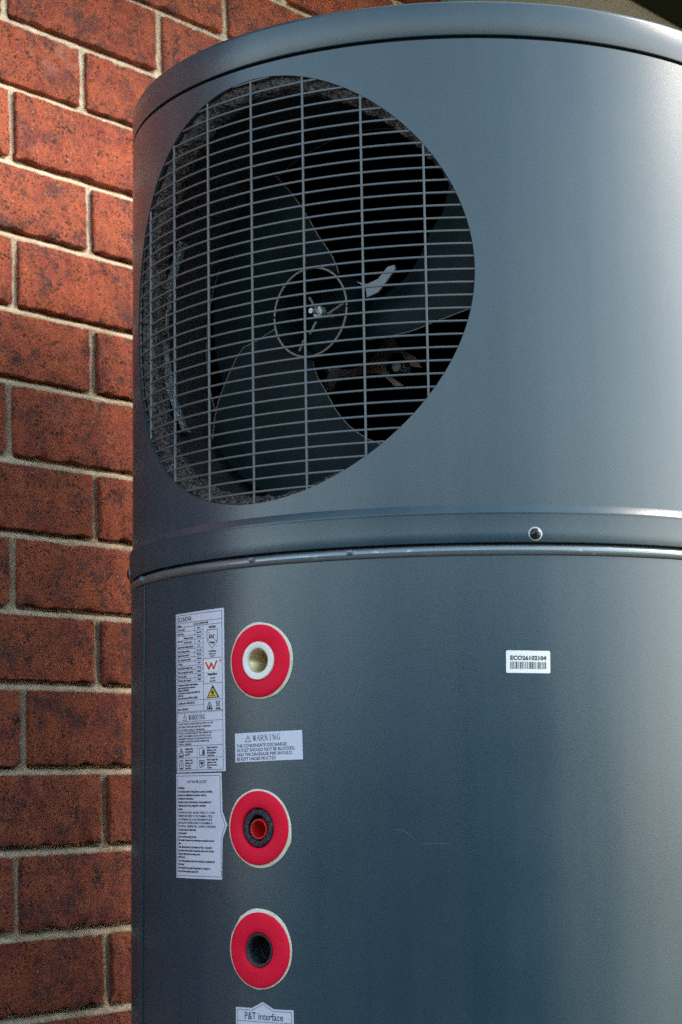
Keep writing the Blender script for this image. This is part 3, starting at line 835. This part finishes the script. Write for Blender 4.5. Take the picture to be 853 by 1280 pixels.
wr = MB(); E.path([(46.6, 45.6), (50.8, 52.2), (54.0, 46.6), (57.2, 52.2), (61.4, 45.0)], 1.7, False, wr, E.k + .00022)
E.text('®', 65, 46, 2.6, w=.08); E.text('WaterMark', 55.0, 57.4, 2.7, .95, 'CENTER', w=.16); E.text('AS 3498', 55.5, 60.8, 1.9, 1, 'CENTER', w=.08); E.text('Lic. 23468', 55.5, 63.2, 1.9, .9, 'CENTER', w=.08)
E.line(43, 64.4, 68.2, 64.4, .35)
ye = MB(); E.fill([(55.7, 65.8), (64.2, 77.4), (47.2, 77.4)]); E.fill([(55.7, 68.6), (62.0, 76.5), (49.4, 76.5)], ye, E.k + .0001)
fl = MB(); E.fill([(55.5, 70.2), (57.4, 72.6), (57.0, 74.2), (54.4, 74.2), (53.9, 72.8)], fl, E.k + .0002); E.line(52.6, 75.2, 58.8, 75.2, .7, fl, E.k + .0002)
E.line(43, 78.6, 68.2, 78.6, .35)
E.path([(51, 80.5), (55, 86.6), (47, 86.6)], .8, True); E.fill([(51, 82.6), (53, 86.6), (49.5, 86.0)]); E.line(47.4, 86.9, 54.8, 86.9, .8)
E.path([(59.6, 80.6), (64.6, 80.6), (63.4, 84.6), (60.8, 84.6)], .5, True); E.line(59.2, 80.2, 65.2, 85.2, .5); E.line(65.2, 80.2, 59.2, 85.2, .5); E.line(59.4, 86.7, 65.4, 86.7, 1.3)
for i, s_ in enumerate(['This appliance is sold with a sealed refrigerant', 'system and pressure type expansion.', 'Refrigerant: R290/150g', 'The water heater is complying with AS/NZS 2712', 'R290/ 150g', 'Water source pressure: 0.35MPa to 0.85MPa']):
    E.text(s_, 3, 64.9 + 2.35 * i, 2.15, .80 if i in (0, 3, 5) else .88, w=.11)
E.line(1.6, 78.0, 43, 78.0, .3); E.text('Certificate No: GMK10272-8', 3, 81.2, 2.5, .9, w=.10); E.line(1.6, 82.6, 43, 82.6, .3)
E.text('Batch   2024-2025', 3, 86.6, 2.5, .9, w=.10); E.line(1.6, 88.0, 68.2, 88.0, .35); E.line(1.6, 89.0, 68.2, 89.0, .35)
E.warn_tri(14.5, 90.2, 95.6, .45); serif_word(E, 'WARNING', 21, 95.4, 4.3, 2.7, .75, .75, .35)
E.line(1.6, 96.8, 68.2, 96.8, .35)
for i, s_ in enumerate(['DO NOT TURN ON THE ELECTRICAL SUPPLY TO THE', 'UNIT UNLESS THE WATER HEATER IS COMPLETELY', 'FULL OF WATER. CONSULT THE MANUAL.']):
    E.text(s_, 3.4, 99.6 + 2.7 * i, 2.2, .98, w=.06)
E.line(1.6, 105.7, 68.2, 105.7, .3)
for i, s_ in enumerate(['THIS UNIT CAN DELIVER WATER AT HIGH TEMPERATURE', 'REFER TO THE PLUMBING CODE OF AUSTRALIA, LOCAL', 'REQUIREMENTS AND INSTALLATION INSTRUCTIONS TO', 'DETERMINE IF ADDITIONAL DELIVERY TEMPERATURE', 'CONTROL IS REQUIRED.']):
    E.text(s_, 3.4, 107.9 + 2.4 * i, 2.1, .93, w=.05)
E.line(1.6, 118.2, 68.2, 118.2, .35); E.line(1.6, 128.8, 68.2, 128.8, .3); E.line(33, 118.2, 33, 139.6, .3)
E.warn_tri(8, 120, 127, .9); E.line(5, 127.9, 11, 127.9, .5)
for i, s_ in enumerate(['Appliance filled', 'with flammable', 'gas R290']): E.text(s_, 14.5, 121.6 + 2.5 * i, 2.2, .92, w=.10)
for i, s_ in enumerate(['Before install the', 'appliance, read', 'the installation', 'manual first.']): E.text(s_, 47, 121.0 + 2.3 * i, 2.15, .95, w=.10)
for i, s_ in enumerate(['Before use the', 'appliance, read', "the owner's", 'manual first.']): E.text(s_, 14.5, 131.6 + 2.3 * i, 2.15, .9, w=.10)
for i, s_ in enumerate(['Before repair the', 'appliance, read', 'the service man-', 'ual first.']): E.text(s_, 47, 131.6 + 2.3 * i, 2.15, .95, w=.10)
E.path([(5, 137.5), (5, 132.5), (6.2, 131), (9.8, 131), (11, 132.5), (11, 137.5)], .8); E.line(8, 132.4, 8, 136.8, .6); E.line(4.6, 138, 11.4, 138, 1.1)
E.path([(36, 121), (41, 120), (43.5, 122), (43.5, 127.4), (36.4, 126.6)], .45, True); E.fill([(41.2, 121.5), (43.2, 123), (43, 127), (40.4, 126.2)])
E.path([(36, 131.2), (43.5, 132), (43, 136), (37, 137.6)], .7, True); E.fill([(37.4, 132.4), (42.0, 133), (41.4, 135.2), (38.2, 135)])
E.done([('white_patch', wsq, 'sticker_white'), ('red_letter', wr, 'ink_red'), ('yellow_triangle', ye, 'ink_yellow'), ('flame_symbol', fl, 'ink')])

# hot water outlet label with arrow tip
S2 = Sticker('outlet_label', -.3124, .0340, radians(-.1), [(0, .35, 91.5), (66.6, 0, 91.2), (67.6, 33.0, 56.6), (73.6, 44.6, 45.0)], M['sticker'], .00025)
E = S2
E.path([(2, 2.4), (64.8, 2.2), (65.2, 33.0), (71.2, 44.8), (65.8, 56.8), (66.0, 89.0), (2, 89.4)], .4, True)
E.text('HOT WATER OUTLET', 33, 8.6, 3.4, .86, 'CENTER', w=.05)
for i, s_ in enumerate(['WARNING', 'The continued safety of this appliance is must be installed,', 'operated and maintained in accordance with the', "manufacturer's instructions.", 'Annually or as per normal serving to the manufacturer\'s', 'replacement parts if any, designed for particular', 'purpose.']):
    E.text(s_, 3.4, 13.8 + 3.05 * i, 2.5, .88, w=.11)
for i, s_ in enumerate(['THIS APPLIANCE  MAY  DELIVER  WATER  AT  A  HIGH', 'TEMPERATURE. REFER  TO THE  PLUMBING  CODE', 'OF AUSTRALIA(PCA), LOCAL REQUIREMENTS AND', 'INSTALLATION INSTRUCTIONS TO DETERMINE  IF', 'ADDITIONAL  TEMPERATURE  CONTROL  IS REQUIRED.']):
    E.text(s_, 3.4, 35.2 + 3.0 * i, 2.45, .92, w=.06)
for i, s_ in enumerate(['The water heater is fitted with:', '(1) thermostat;', '(2) an overheat energy cut-out;', '(3) combined pressure and temperature expansion control', 'valve.', 'These devices must not be tampered with or removed.', 'The water heater should be operated unless each of these', 'devices is fitted and in working order.', 'INSTALLER', 'Turn on the appliance only when the tank is completely full', 'with water.', 'In the appliance has passed inspections to comply on', 'may void warranty/see manual 072']):
    E.text(s_, 3.4, 50.2 + 3.0 * i, 2.5, .90, w=.11)
E.done()

# condensate warning
S3 = Sticker('condensate_label', -.2289, .0671, radians(1.1), [(0, 0, 24.6), (71.0, 0, 24.5)], M['sticker'])
E = S3
E.warn_tri(15.0, 2.2, 7.6, .5); serif_word(E, 'WARNING', 20.6, 7.2, 5.0, 3.2, 1.0, .62, .28)
for i, (s_, xs) in enumerate((('THE CONDENSATE DISCHARGE', 1.03), ('OUTLET SHOULD NOT BE BLOCKED,', 1.02), ('AND THE DRAINAGE PIPE SHOULD', 1.02), ('BE KEPT UNOBSTRUCTED', 1.0))):
    E.text(s_, 1.9, 12.2 + 3.75 * i, 3.95, xs * .92, w=.045)
E.done()

# serial number label
S4 = Sticker('serial_label', .0186, .1307, radians(-1.2), [(0, .9, 17.7), (.3, .3, 18.3), (1.0, 0, 18.6), (36.4, 0, 18.6), (37.1, .3, 18.3), (37.4, .9, 17.7)], M['sticker_white'])
E = S4
E.text('ECO26102104', 18.7, 7.7, 4.9, 1.04, 'CENTER', w=.20)
rb2 = random.Random(11); x = 3.6
while x < 33.8:
    w_ = rb2.choice((.28, .28, .55, .8)); E.fill([(x, 9.2), (x + w_, 9.2), (x + w_, 15.2), (x, 15.2)]); x += w_ + rb2.choice((.3, .45, .6, .9))
E.done()

# P&T interface label, peaked top
S5 = Sticker('interface_label', -.2300, -.1626, radians(.4), [(0, .3, 90), (17.8, .3, 90), (29.8, -5.2, 90), (41.2, .3, 90), (60.7, .3, 90)], M['sticker'])
E = S5
E.path([(1.9, 2.0), (18.2, 2.0), (29.8, -3.3), (40.8, 2.0), (58.8, 2.0), (58.8, 88), (1.9, 88)], .35, True)
E.text('P&T interface', 30.2, 9.6, 8.6, .86, 'CENTER', w=.05); E.line(1.9, 11.2, 58.8, 11.2, .35)
for i in range(5): E.text(['The pressure and temperature relief', 'valve must be fitted here before', 'the tank is filled with water.', 'Do not seal, plug or block', 'the outlet of the valve.'][i], 4, 17 + 5 * i, 3.4, .9)
E.done()
flush_text()
for S in (S1, S2, S3, S4, S5): S.finish()

heater['category'] = 'water heater'
